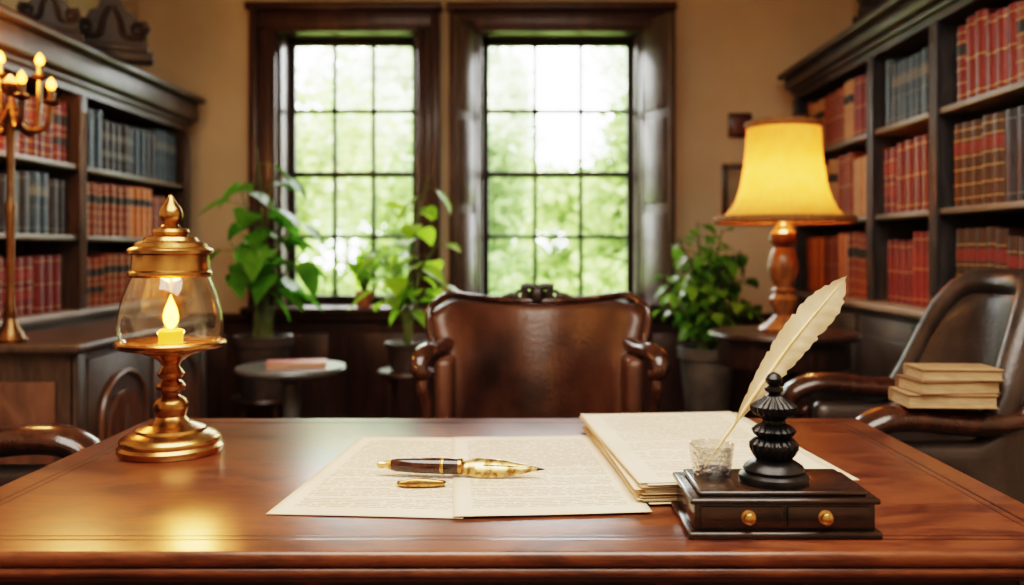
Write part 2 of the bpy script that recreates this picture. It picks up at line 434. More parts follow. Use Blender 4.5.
def window(n, op, out, shutters):
    e = bpy.data.objects.new('window_%d' % n, None); C.objects.link(e); e.location = ((op[0] + op[1]) / 2, YB, Z0); struct(e)
    x0, x1 = op; o0, o1 = out
    b = nb()   # casing: stepped boards either side and head
    for a, c in ((o0, x0), (x1, o1)):
        box(b, a, c, YB - .035, YB + .0, .79, Z1 + .005, .006)
    box(b, o0, o0 + .045, YB - .07, YB, .79, Z1 + .11, .008); box(b, o1 - .045, o1, YB - .07, YB, .79, Z1 + .11, .008)
    box(b, x0 - .03, x0, YB - .05, YB + .02, .82, Z1, .006); box(b, x1, x1 + .03, YB - .05, YB + .02, .82, Z1, .006)
    box(b, o0, o1, YB - .05, YB, Z1 - .005, Z1 + .11, .008)
    box(b, o0 - .015, o1 + .015, YB - .10, YB, Z1 + .085, Z1 + .125, .01)
    box(b, x0, x1, YB - .055, YB + .02, Z1 - .03, Z1, .006)
    part('window_casing', b, M['mahog'], e, True)
    b = nb()   # reveal lining
    box(b, x0 - .001, x0 + .02, YB, YB + .25, Z0, Z1); box(b, x1 - .02, x1 + .001, YB, YB + .25, Z0, Z1); box(b, x0, x1, YB, YB + .25, Z1 - .02, Z1 + .001)
    part('window_reveal', b, M['mahog'], e, True)
    g0, g1 = x0 + .055, x1 - .055; gz0, gz1 = Z0 + .055, Z1 - .06
    b = nb()
    y0, y1 = YB + .165, YB + .205
    box(b, x0 + .02, g0, y0, y1, Z0, Z1 - .02, .004); box(b, g1, x1 - .02, y0, y1, Z0, Z1 - .02, .004)
    box(b, g0, g1, y0, y1, Z0, gz0, .004); box(b, g0, g1, y0, y1, gz1, Z1 - .02, .004)
    zm = (1.573)
    box(b, g0, g1, y0 - .01, y1, zm - .017, zm + .017, .004)
    for k in (1, 2):
        x = g0 + (g1 - g0) * k / 3; box(b, x - .0125, x + .0125, y0 + .005, y1, gz0, gz1, .003)
    for z in (1.215, 1.937): box(b, g0, g1, y0 + .005, y1, z - .0125, z + .0125, .003)
    part('window_sash', b, M['sash'], e, True)
    b = nb(); box(b, g0 - .01, g1 + .01, YB + .184, YB + .188, gz0 - .01, gz1 + .01)
    part('window_glass', b, M['pane'], e, True)
    b = nb(); box(b, o0 - .03, o1 + .03, YB - .13, YB + .17, .79, Z0 + .001, .01, 3); box(b, o0, o1, YB - .09, YB, .755, .79, .008)
    part('window_sill', b, M['mahog'], e, True)
    if shutters:
        for (ax, ay), (bx_, by_) in (((x1 + .005, YB - .01), (o1 - .035, YB - .26)), ((x0 - .005, YB - .01), (o0 + .035, YB - .18))):
            d = V3((bx_ - ax, by_ - ay, 0)); L = d.length; ang = math.atan2(d.y, d.x)
            mt = Matrix.Translation((ax, ay, Z0 + .01)) @ Matrix.Rotation(ang, 4, 'Z')
            b = nb(); H = Z1 - Z0 + .02
            box(b, 0, L, -.014, .014, 0, H, .003, mat=mt)
            for q in range(3):
                za = .05 + q * (H - .05) / 3; zb = za + (H - .05) / 3 - .05
                box(b, .045, L - .045, -.024, .024, za, zb, .009, mat=mt)
            part('shutter', b, M['shutterwood'], e, True)
window(1, W1, (-1.517, -.472), False)
window(2, W2, (-.417, .817), True)

# ------------------------------------------------------------------ garden
b = nb(); box(b, -30, 30, 5.4, 60, -.6, -.5); struct(part('ground', b, M['lawn']))
def tree(x, y, zc, rx, rz, n, m, label, size=.17, cat='tree', name='garden_tree', nl=11, ragged=1.3):
    t = thing(name, label, cat, (x, y, -.5))
    vs, fs = [], []
    lobes = [(random.uniform(-.6, .6) * rx, random.uniform(-.5, .5) * rx, random.uniform(-.65, .65) * rz, random.uniform(.35, .6)) for _ in range(nl)]
    for k in range(n):
        lx, ly, lz, lr = random.choice(lobes)
        d = V3((random.gauss(0, 1), random.gauss(0, 1), random.gauss(0, 1))).normalized() * (random.random() ** .4) * random.choice((1, 1, 1, ragged))
        p = V3((lx + d.x * rx * lr, ly + d.y * rx * lr, zc + .5 + lz + d.z * rz * lr))
        if p.z < .05: p.z = .05 + random.random() * .3
        a = V3((random.gauss(0, 1), random.gauss(0, 1), random.gauss(0, .6))).normalized()
        c = a.cross(V3((random.gauss(0, 1), random.gauss(0, 1), random.gauss(0, 1)))).normalized()
        s = size * random.uniform(.6, 1.3); i = len(vs)
        vs += [p - a * s, p + c * s * .5, p + a * s, p - c * s * .5]; fs.append((i, i + 1, i + 2, i + 3))
    raw('crown', vs, fs, m, t)
    b = nb(); tube(b, smooth([(0, 0, 0), (.05, 0, zc * .5 + .2), (0, .05, zc + .5)], 4), [.10, .05], 8)
    part('trunk', b, M['bark'], t)
tree(-2.75, 9.3, 1.75, 1.15, 1.4, 4200, M['crown1'], 'pale green garden tree seen through left window at its left edge', .085)
tree(-1.15, 12.0, 1.1, 1.2, 1.3, 4600, M['crown2'], 'mid green leafy tree filling lower right of left window', .10)
tree(-.55, 9.0, 1.40, .62, 1.0, 3000, M['crown3'], 'deeper green slim tree at left side of right window', .07)
tree(1.28, 9.2, 1.9, .76, 1.3, 4200, M['crown2'], 'tall green tree at upper right of right window', .08)
tree(.75, 16, 1.2, 1.5, 1.5, 5000, M['crown1'], 'distant round tree under the white sky in right window', .12)
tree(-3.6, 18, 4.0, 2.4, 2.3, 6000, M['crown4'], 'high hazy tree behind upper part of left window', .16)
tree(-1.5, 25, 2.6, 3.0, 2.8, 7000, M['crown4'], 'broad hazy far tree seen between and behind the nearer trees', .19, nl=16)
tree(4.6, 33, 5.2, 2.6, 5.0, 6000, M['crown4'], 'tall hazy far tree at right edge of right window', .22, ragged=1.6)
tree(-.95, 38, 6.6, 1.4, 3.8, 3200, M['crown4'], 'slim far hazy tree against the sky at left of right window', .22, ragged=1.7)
tree(1.05, 7.4, .62, .5, .42, 2200, M['crown1'], 'low bright shrub at bottom right of right window', .05, 'shrub', 'garden_shrub')
tree(.05, 7.2, .5, .42, .36, 2000, M['crown1'], 'low bright shrub at bottom left of right window', .05, 'shrub', 'garden_shrub')
tree(-1.65, 7.4, .6, .55, .42, 2200, M['crown1'], 'low bright shrub at bottom of left window', .05, 'shrub', 'garden_shrub')

# ------------------------------------------------------------------ desk
DX0, DX1, DY0, DY1, DZ = -.848, .752, 1.13, 2.04, .76
dk = thing('writing_desk', 'large polished mahogany writing desk with figured veneer top', 'desk', ((DX0 + DX1) / 2, (DY0 + DY1) / 2, 0))
b = nb(); box(b, DX0, DX1, DY0, DY1, DZ - .020, DZ, .007, 4); part('desktop', b, M['desk'], dk, True)
b = nb(); box(b, DX0 + .014, DX1 - .014, DY0 + .014, DY1 - .014, DZ - .042, DZ - .020, .004, 3); part('edge_moulding', b, M['desk_dark'], dk, True)
b = nb(); e_ = .009
cor = [(DX0 + e_, DY0 + e_), (DX1 - e_, DY0 + e_), (DX1 - e_, DY1 - e_), (DX0 + e_, DY1 - e_)]
loop = []
for i in range(4):
    p_, n_ = V3((*cor[i], DZ - .0275)), V3((*cor[(i + 1) % 4], DZ - .0275))
    for k in range(12): loop.append(p_.lerp(n_, (k + .2) / 12.4))
tube(b, loop + [loop[0]], .0075, 10, cap=False); part('edge_bead', b, M['desk'], dk, True)
for i0, i1 in ((.050, .0535), (.066, .0675)):
    for r_ in ((DX0 + i0, DX1 - i0, DY0 + i0, DY0 + i1), (DX0 + i0, DX1 - i0, DY1 - i1, DY1 - i0), (DX0 + i0, DX0 + i1, DY0 + i1, DY1 - i1), (DX1 - i1, DX1 - i0, DY0 + i1, DY1 - i1)):
        b = nb(); box(b, *r_, DZ - .001, DZ + .0004); part('inlay_line', b, M['inlay'], dk, True)
b = nb(); box(b, DX0 + .04, DX1 - .04, DY0 + .04, DY1 - .04, .58, DZ - .042); part('apron', b, M['desk_dark'], dk, True)
for k in range(3):
    wd = (DX1 - DX0 - .22) / 3; xa = DX0 + .11 + k * wd + .01
    b = nb(); box(b, xa, xa + wd - .02, DY0 + .028, DY0 + .042, .60, DZ - .055, .005); dr = part('drawer', b, M['desk'], dk, True)
    b = nb(); mt = Matrix.Translation((xa + wd / 2 - .01, DY0 + .03, .655)) @ Matrix.Rotation(R(90), 4, 'X')
    lathe(b, [(.004, 0), (.005, .012), (.013, .018), (.013, .024), (.006, .03), (0, .031)], 18, mat=mt); part('drawer_knob', b, M['brass'], dr)
for x in (DX0 + .075, DX1 - .075):
    for y in (DY0 + .075, DY1 - .075):
        b = nb(); box(b, x - .037, x + .037, y - .04, y + .04, .56, DZ - .044, .004)
        s_ = -1 if y < 1.5 else 1
        for q in (-.018, 0, .018): tube(b, [(x + q, y + s_ * .041, .585), (x + q, y + s_ * .041, DZ - .06)], .006, 8)
        lathe(b, [(.03, .56), (.036, .53), (.024, .51), (.034, .47), (.032, .35), (.022, .12), (.03, .09), (.02, .06), (.026, .03), (.02, 0)], 20, (x, y, 0))
        part('leg', b, M['desk_dark'], dk, True)

# ------------------------------------------------------------------ brass candle lantern
q = .00179
L0 = V3((-.667, 1.695, DZ))
lt = thing('candle_lantern', 'tall brass candle lantern with glass globe glowing on desk left', 'lantern', L0)
def pz(y): return (462 - y) * q
def prof(l): return [(r * q, pz(y)) for r, y in l]
b = nb(); lathe(b, prof([(0, 462), (51, 462), (53, 459), (53, 455), (50, 452), (51, 449), (50, 446), (44, 442), (36, 439), (35, 436), (27, 433), (19, 430), (15, 424)]), 48); part('base', b, M['brass'], lt)
b = nb(); lathe(b, prof([(15, 424), (17, 418), (18, 412), (15, 406), (8, 402), (9, 399), (14, 396), (15, 392), (12, 388), (8, 386), (12, 383), (14, 379), (11, 375), (9, 371), (12, 366), (20, 361), (30, 357), (32, 354)]), 36); part('stem', b, M['brass'], lt)
b = nb(); lathe(b, prof([(0, 356), (32, 356), (50, 353), (55, 350), (56, 347), (54, 345), (50, 346), (46, 348), (0, 348)]), 48); part('gallery_plate', b, M['brass'], lt)
b = nb(); lathe_open(b, prof([(47, 348), (50.5, 343), (52.5, 335), (52.8, 325), (51.5, 315), (49.5, 306), (47, 297), (44, 289), (41, 282), (39, 277)]), 48); part('glass_globe', b, M['glass'], lt, recalc=True)
b = nb(); lathe(b, prof([(0, 278), (40, 278), (42, 276), (42, 273), (39.5, 271), (39, 266), (38.5, 258), (39, 255), (42.5, 253.5), (43, 250), (41, 248), (37, 246.5), (36, 243), (28, 240), (26, 236.5), (18, 234), (0, 234)]), 48); part('cap', b, M['brass'], lt)
b = nb(); lathe(b, prof([(17, 235), (19, 231), (18, 228), (11, 226), (7.5, 223), (9, 220), (12, 216), (12.5, 211), (10, 205), (6, 200), (4.5, 197), (2.5, 193), (0, 190)]), 28); part('finial', b, M['brass'], lt)
b = nb(); lathe(b, prof([(0, 349), (12, 349), (12.5, 335), (11, 333), (0, 334)]), 24); cd = part('candle', b, M['candle'], lt)
b = nb(); lathe(b, [(r * q, pz(y)) for r, y in [(0, 333), (4, 331), (7.2, 325), (7.6, 319), (6.2, 312), (3.5, 305), (1.4, 300), (0, 296)]], 20); part('flame', b, M['flame'], cd)
light('lantern_flame_light', 'POINT', L0 + V3((0, 0, pz(306))), 4.6, (1.0, .44, .11), shadow_soft_size=.03)

# ------------------------------------------------------------------ documents
def sheet(name, label, cat, cx, cy, wd, hg, ang, z, m, amp=.0015, thick=.0008, curl=0.0, seed=0, group=None):
    rnd = random.Random(seed); ph = [rnd.uniform(0, 6) for _ in range(3)]
    b = nb()
    def f(u, v):
        x = (u - .5) * wd; y = (v - .5) * hg
        zz = amp * (1 + math.sin(x * 17 + ph[0]) * math.sin(y * 11 + ph[1])) * .5
        zz += curl * max(0, abs(u - .5) * 2 - .6) ** 2 * (.3 + .7 * v)
        return V3((x, y, zz + thick))
    grid(b, f, 22, 22)
    o = part(name, b, m, recalc=False)
    s = o.modifiers.new('thickness', 'SOLIDIFY'); s.thickness = thick; s.offset = -1
    o.location = (cx, cy, z); o.rotation_euler = (0, 0, ang)
    return tag(o, label, cat, group)
mL = text_paper('printed_page_left', [(-.115, .118)], -.235, .235, ink=.66)
mR = text_paper('printed_page_right', [(-.115, .115)], -.235, .235, ink=.66)
sheet('document_sheet', 'printed cream sheet on desk, left one of two under the pen', 'paper', -.209, 1.549, .285, .54, R(-4.4), DZ + .0005, mL, .0012, seed=3)
sheet('document_sheet', 'printed cream sheet on desk between pen sheet and paper stack', 'paper', .019, 1.549, .285, .54, R(4.6), DZ + .0031, mR, .0012, seed=4)
# paper stack
NS = 20; zz = DZ + .0005
mS = text_paper('stack_top_page', [(-.125, .125)], -.25, .25, .0105, .48)
for k in range(NS):
    th = .0017; jx = random.uniform(-.010, .010) - .0005 * k; jy = random.uniform(-.009, .006)
    top = k == NS - 1
    sheet('paper_sheet', 'topmost cream page of the thick paper stack behind the ink stand' if top else 'cream sheet inside the thick paper stack behind the ink stand', 'paper',
          .318 + jx, 1.635 + jy, .325, .565, R(5) + random.uniform(-.018, .018), zz, mS if top else M['paper_aged' if k % 3 == 1 else 'paper'], .0003, th - .0007, .003 if k > 15 else 0.0, 20 + k, None if top else 'sheets in the paper stack')
    zz += th

# ------------------------------------------------------------------ fountain pen and clip
PZ = .7815
pa, pb = V3((-.247, 1.506, PZ)), V3((.032, 1.476, PZ))
pd = pb - pa; PL = pd.length
pn = thing('fountain_pen', 'dark brown fountain pen with broad mottled gold nib on the document', 'pen', (pa.x, pa.y, PZ), math.atan2(pd.y, pd.x))
rot = Matrix.Rotation(R(90), 4, 'Y')
def along(l): return [(r, s * PL) for r, s in l]
b = nb(); lathe(b, along([(0, 0), (.004, .002), (.0065, .012), (.0065, .035), (.005, .05), (.0065, .06), (.009, .088)]), 24, mat=rot); part('end_cap', b, M['gold'], pn)
b = nb(); lathe(b, along([(.0092, .088), (.0112, .12), (.0124, .22), (.0130, .37), (.0130, .49), (.0112, .505)]), 28, mat=rot); part('barrel', b, M['penbrown'], pn)
for l_ in ([(.0132, .385), (.0138, .388), (.0138, .402), (.0132, .405)], [(.0118, .488), (.0132, .492), (.0132, .51), (.0118, .515)]):
    b = nb(); lathe(b, along(l_), 28, mat=rot); part('ring_band', b, M['brass'], pn)
# leaf shaped nib: a shallow curved blade, wide past the collar and tapering to the point, rolled a little to one side
nibp = [(.505, .0105), (.53, .0135), (.565, .0165), (.61, .0185), (.67, .0187), (.74, .0168), (.81, .0134), (.88, .0090), (.94, .0048), (.97, .0026)]
ct, sn_ = math.cos(R(46)), math.sin(R(46))
b = nb(); rows = []
def nibpt(s_, a, hw, dz=0):
    y = hw * a; z = .0075 * (1 - a * a) * (hw / .0187) ** .7 - .002 + dz
    return (s_ * PL, y * ct - z * sn_, y * sn_ + z * ct)
for s_, hw in nibp: rows.append([b.verts.new(nibpt(s_, -1 + j / 6, hw)) for j in range(13)])
for r0, r1 in zip(rows[:-1], rows[1:]):
    for j in range(12): b.faces.new((r0[j], r0[j + 1], r1[j + 1], r1[j]))
o = part('nib', b, M['gold'], pn); s_ = o.modifiers.new('thickness', 'SOLIDIFY'); s_.thickness = .0022; s_.offset = -1
b = nb(); tube(b, [nibpt(.64, 0, .0187, .0006), nibpt(.78, 0, .0150, .0006), nibpt(.95, 0, .0042, .0004)], [.0009, .0007, .0005], 6); part('nib_slit', b, M['blackmetal'], pn)
b = nb(); lathe(b, along([(.0030, .958), (.0020, .978), (.0008, 1.0), (0, 1.002)]), 16, mat=Matrix.Translation((0, 0, -.001)) @ rot); part('nib_point', b, M['blackmetal'], pn)
pc = thing('pen_clip', 'small flat gold clip lying below the pen on document', 'clip', (-.165, 1.437, .7655), R(2))
b = nb(); ol = [(-.037, -.006), (-.020, -.0125), (.006, -.0135), (.030, -.009), (.037, -.003), (.037, .003), (.030, .009), (.006, .0135), (-.020, .0125), (-.037, .006)]
prism(b, ol, 0, .0028); part('plate', b, M['gold'], pc)
b = nb(); tube(b, smooth([(x, y, .0032) for x, y in ol + [ol[0]]], 3), .0016, 8, cap=False); part('rim', b, M['brass'], pc)
b = nb(); tube(b, smooth([(-.034, 0, .004), (-.012, .002, .0075), (.016, 0, .0065), (.033, 0, .0045)], 5), [.0022, .0042, .0036, .002], 8, (1.2, .7)); part('tongue', b, M['brass'], pc)

# ------------------------------------------------------------------ ink stand
IX0, IX1, IY0, IY1 = .219, .466, 1.182, 1.328
ik = thing('ink_stand', 'dark wooden desk ink stand box with two brass drawer knobs', 'ink stand', ((IX0 + IX1) / 2, (IY0 + IY1) / 2, DZ))
b = nb(); box(b, IX0 - .004, IX1 + .004, IY0 - .004, IY1 + .003, DZ, DZ + .010, .004, 3); part('plinth', b, M['inkwood'], ik, True)
b = nb(); box(b, IX0 + .004, IX1 - .004, IY0 + .004, IY1 - .004, DZ + .010, DZ + .047, .002); part('body', b, M['inkwood'], ik, True)
b = nb(); box(b, IX0 - .002, IX1 + .002, IY0 - .002, IY1 + .002, DZ + .045, DZ + .053, .0035, 3); part('cornice', b, M['inkwood'], ik, True)
b = nb(); box(b, IX0 + .012, IX1 - .012, IY0 + .010, IY1 - .008, DZ + .053, DZ + .060, .0035, 3); part('top_board', b, M['inkwood'], ik, True)
for xa, xb, kx in ((IX0 + .012, (IX0 + IX1) / 2 - .003, .2935), ((IX0 + IX1) / 2 + .003, IX1 - .012, .3945)):
    b = nb(); box(b, xa, xb, IY0 + .0005, IY0 + .006, DZ + .0145, DZ + .0425, .0015); dr = part('drawer', b, M['inkwood'], ik, True)
    b = nb(); mt = Matrix.Translation((kx, IY0 + .001, DZ + .029)) @ Matrix.Rotation(R(90), 4, 'X')
    lathe(b, [(.009, 0), (.0095, .0015), (.0062, .003), (.005, .006), (.0074, .009), (.0074, .0115), (.0045, .0138), (0, .0143)], 24, mat=mt); part('knob', b, M['brass'], dr)
IT = DZ + .060
# ornate black inkwell
q2 = 1.255 / 900
iw = thing('ornate_inkwell', 'black ornate turned metal inkwell with ball finial on ink stand', 'inkwell', ((772 - CX) * q2, 1.246, IT))
def p2(l): return [(r * q2, (479 - y) * q2) for r, y in l]
b = nb(); lathe(b, p2([(0, 479), (33.5, 479), (34.5, 476), (33.5, 472), (29, 469), (30, 466), (28, 463), (22, 459), (17, 456)]), 40); part('base', b, M['blackmetal'], iw)
b = nb(); lathe(b, p2([(17, 456), (20, 452), (23, 446), (23, 441), (19, 437), (15, 435), (19, 432), (21, 428), (17, 424), (11, 421), (10, 418)]), 96, mod=lambda a, z: 1 + .045 * math.cos(20 * a)); part('body', b, M['blackmetal'], iw)
b = nb(); lathe(b, p2([(10, 418), (13, 415), (19, 412), (22, 408), (22, 404), (17, 400), (11, 397), (8, 394)]), 96, mod=lambda a, z: 1 + .055 * math.cos(22 * a)); part('lid', b, M['blackmetal'], iw)
b = nb(); lathe(b, p2([(8, 394), (5, 392), (9, 389), (9, 386), (5, 384), (8, 381), (8.5, 377), (6, 373), (2, 371), (0, 370.5)]), 24); part('finial', b, M['blackmetal'], iw)
# glass pot
q3 = 1.285 / 900
gp_ = V3(((710 - CX) * q3, 1.275, IT))
gl = thing('glass_ink_pot', 'small clear cut glass ink pot holding the quill', 'ink pot', gp_)
b = nb()
lathe(b, [(0, 0), (.025, 0), (.0265, .003), (.029, .022), (.0315, .044), (.0315, .046), (.0295, .046), (.027, .024), (.0245, .008), (0, .007)], 64, mod=lambda a, z: 1 + .016 * math.cos(16 * a + 260 * z))
part('bowl', b, M['inkglass'], gl)
b = nb(); lathe(b, [(0, .0072), (.0235, .0082), (.0240, .0105), (0, .0105)], 32); part('ink', b, M['ink'], gl)
# quill
qa = gp_ + V3((-.010, .002, .0115))
tipq = at(847, 276, 1.40)
qp = smooth([qa, qa + (tipq - qa) * .3 + V3((-.002, .003, .002)), qa + (tipq - qa) * .62 + V3((-.004, .004, .004)), tipq], 10)
qu = thing('quill_pen', 'cream feather quill leaning in the glass ink pot', 'quill', qa)
b = nb(); tube(b, qp[:-1], [.0008, .0026, .0030, .0026, .0018, .0007], 8); part('shaft', b, M['shaft'], qu, True)
def vane(sgn):
    n = len(qp); vs, fs = [], []
    K = 46; W = 5
    T = (qp[-1] - qp[0]).normalized(); sd = V3((T.z, 0, -T.x)).normalized()   # to the lower right
    nrm = T.cross(sd)
    for i in range(K + 1):
        s = i / K; t = .22 + .78 * s; ft = t * (n - 1); k = min(int(ft), n - 2)
        p = qp[k].lerp(qp[k + 1], ft - k)
        if sgn > 0: wmax = .0320 * (math.sin(min(1, s * 1.25) * PI / 2) ** .8) * (1 - max(0, (s - .72) / .28) ** 2.0)
        else: wmax = .0260 * (math.sin(min(1, s * 1.7) * PI / 2) ** .7) * (1 - max(0, (s - .66) / .34) ** 1.7)
        wmax *= 1 + .04 * math.sin(i * 2.3) + (-.10 if i % 11 == 7 else 0)
        wmax = max(wmax, .0006)
        for j in range(W + 1):
            u = j / W
            vs.append(p + sd * sgn * wmax * u + T * wmax * .75 * u + nrm * (.007 * u * u * (1 if sgn > 0 else -.6)) + nrm * .0006 * math.sin(i * 1.7))
    for i in range(K):
        for j in range(W):
            a = i * (W + 1) + j; fs.append((a, a + 1, a + W + 2, a + W + 1))
    raw('vane', vs, fs, M['quill'], qu, True)
vane(1); vane(-1)

# ------------------------------------------------------------------ central leather armchair (faces the camera, -Y)
def sstep(a, b_, x):
    t = max(0, min(1, (x - a) / (b_ - a))); return t * t * (3 - 2 * t)
ac = thing('leather_armchair', 'brown leather wing armchair with carved crest behind the desk', 'armchair', (.038, 2.60, 0))
def backf(u, v, off=0):
    uu = u * 2 - 1; au = abs(uu)
    zt = .966 + .046 * au ** 2.0 - .060 * max(0, (au - .78) / .22) ** 2
    z = .42 + v * (zt - .42)
    wv = .254 + .004 * v + .052 * sstep(.66, .97, v) + .034 * sstep(.5, 0, v)
    y = .17 - .29 * au ** 2.2 + .05 * v - .04 * (1 - au ** 2) * math.sin(v * PI) + .03 * sstep(.7, 1, v) * au ** 3
    return V3((wv * uu, y + off, z))
b = nb(); grid(b, lambda u, v: backf(u, v), 26, 16); o = part('backrest', b, M['leather'], ac); subsurf(o, .078, 1)
pts = [backf(0, v) for v in (.60, .70, .80, .9)] + [backf(k / 30, 1) + V3((0, -.003, .014)) for k in range(31)] + [backf(1, v) for v in (.9, .80, .70, .60)]
b = nb(); tube(b, smooth([p + V3((0, -.018, 0)) for p in pts], 2), .011, 10); part('back_trim', b, M['chairwood'], ac)
b = nb(); cz = .982; cy = .20
for s in (-1, 1):
    scroll(b, s * .052, cz + .020, cy, .022, 1.5, .009, s, PI / 2)
    tube(b, smooth([(s * .052, cy, cz + .042), (s * .03, cy, cz + .046), (0, cy, cz + .040)], 5), [.009, .011], 8)
    tube(b, smooth([(s * .065, cy, cz + .014), (s * .085, cy, cz + .016), (s * .13, cy, cz + .002)], 5), [.014, .005], 8)
lathe(b, [(0, -.01), (.02, 0), (.026, .02), (.02, .036), (.008, .048), (0, .05)], 16, (0, cy, cz), mod=lambda a, z: 1 + .1 * math.cos(6 * a))
part('crest', b, M['carved'], ac)
for s in (-1, 1):
    p = smooth([(s * .252, .05, .905), (s * .260, -.03, .880), (s * .278, -.12, .868), (s * .300, -.20, .868), (s * .314, -.245, .852), (s * .312, -.262, .826), (s * .298, -.258, .808), (s * .290, -.240, .818)], 6)
    b = nb(); tube(b, p, [.020, .024, .026, .026, .023, .019, .014, .010], 14, (1.15, .9)); part('armrest', b, M['chairwood'], ac)
    b = nb(); tube(b, smooth([(s * .300, -.254, .822), (s * .304, -.258, .775), (s * .290, -.252, .70), (s * .272, -.250, .60), (s * .276, -.255, .42)], 6), [.013, .018, .015, .014, .02], 12); part('arm_post', b, M['chairwood'], ac)
    b = nb(); box(b, min(s * .230, s * .278), max(s * .230, s * .278), -.232, .08, .40, .852, .02, 3); part('side_panel', b, M['leather'], ac)
    for y in (-.25, .17):
        b = nb(); lathe(b, [(.018, 0), (.022, .02), (.016, .05), (.026, .2), (.03, .30), (.03, .36)], 16, (s * .25, y, 0)); part('leg', b, M['chairwood'], ac)
b = nb(); box(b, -.29, .29, -.28, .22, .32, .41, .012); part('seat_frame', b, M['chairwood'], ac)
b = nb(); box(b, -.233, .233, -.29, .10, .41, .52, .04, 4); part('seat_cushion', b, M['leather'], ac)

# ------------------------------------------------------------------ tub chairs at both ends of the desk (local: faces +X)
tc_ = thing('tub_chair', 'dark leather tub chair right of desk carrying a stack of books', 'armchair', (1.042, 2.360, 0), PI)
plan = [(.2 - .2 * k / 6, -.27) for k in range(6)] + [(-.20 * math.sin(PI * k / 18), -.27 * math.cos(PI * k / 18)) for k in range(19)] + [(.2 * k / 6, .27) for k in range(1, 7)]
def rimz(x): return .700 + .345 * (1 - sstep(-.180, -.015, x))
def tubf(i, v):
    x, y = plan[i]; rz = rimz(x); z = .33 + v * (rz - .33)
    back = max(0, -x / .2)
    return V3((x - .05 * back * max(0, (z - .5)) / .5, y * (1 + .05 * sstep(.6, 1, z)), z))
b = nb(); nP = len(plan); nv = 9
vs = [[b.verts.new(tubf(i, j / nv)) for j in range(nv + 1)] for i in range(nP)]
for i in range(nP - 1):
    for j in range(nv): b.faces.new((vs[i][j], vs[i + 1][j], vs[i + 1][j + 1], vs[i][j + 1]))
o = part('backrest', b, M['black_leather'], tc_); subsurf(o, .072, 1)
b = nb(); tube(b, [tubf(i, 1) + V3((.006 if plan[i][0] < -.1 else 0, 0, .006)) for i in range(7, nP - 7)], .038, 16); part('rim_roll', b, M['black_leather'], tc_)
for s in (-1, 1):
    p = smooth([(-.15, s * .262, .80), (-.10, s * .264, .752), (-.03, s * .268, .738), (.06, s * .27, .742), (.15, s * .272, .750), (.215, s * .275, .745), (.262, s * .276, .720), (.266, s * .276, .685), (.240, s * .276, .668), (.218, s * .276, .686)], 6)
    b = nb(); tube(b, p, [.024, .028, .031, .031, .031, .031, .029, .025, .020, .014], 16, (1.7, 1.0)); part('armrest', b, M['chairwood'], tc_)
    b = nb(); tube(b, smooth([(.235, s * .275, .70), (.228, s * .275, .6), (.205, s * .27, .48), (.215, s * .265, .36)], 6), [.026, .022, .018, .022], 12); part('arm_post', b, M['chairwood'], tc_)
    for x in (.2, -.15):
        b = nb(); lathe(b, [(.014, 0), (.018, .02), (.014, .05), (.024, .22), (.026, .33)], 16, (x, s * .2, 0)); part('leg', b, M['chairwood'], tc_)
b = nb(); box(b, -.17, .24, -.25, .25, .30, .37, .012); part('seat_frame', b, M['chairwood'], tc_)
b = nb(); box(b, -.16, .25, -.23, .23, .37, .47, .04, 4); part('seat_cushion', b, M['black_leather'], tc_)
c2 = copy_tree(tc_); c2.location = (-1.165, 1.585, 0); c2.rotation_euler = (0, 0, 0)
c2['label'] = 'dark leather tub chair left of desk, only one arm in view'

# flat books
def flat_book(name, label, cat, loc, rz, wd, dp, h, cover, group=None):
    t = thing(name, label, cat, loc, rz, group)
    b = nb(); box(b, -wd / 2, wd / 2, -dp / 2, dp / 2, 0, .003, .001); box(b, -wd / 2, wd / 2, -dp / 2, dp / 2, h - .003, h, .001)
    tube(b, [(x, dp / 2 - .002, h / 2) for x in (-wd / 2, wd / 2)], h / 2, 14, (.35, 1) , up=(0, 0, 1))
    part('cover', b, cover, t)
    b = nb(); box(b, -wd / 2 + .004, wd / 2 - .004, -dp / 2 + .004, dp / 2 - .004, .003, h - .003); part('page_block', b, M['bookpages'], t)
AZ = .7825
stk = [('bottom book', .200, .125, .031, 'tanbook', -3, .968), ('middle book', .188, .120, .030, 'brownbook', 4, .980), ('topmost book', .182, .116, .026, 'tanbook', -3, .992)]
for k, (nm, wd, dp, h, mt_, an, bxx) in enumerate(stk):
    flat_book('book', ('brown ' if mt_ == 'brownbook' else 'tan ') + nm + ' of the stack on right tub chair arm', 'book', (bxx, 2.088, AZ), R(an), wd, dp, h, M[mt_], 'books stacked on the chair arm')
    AZ += h + .0003

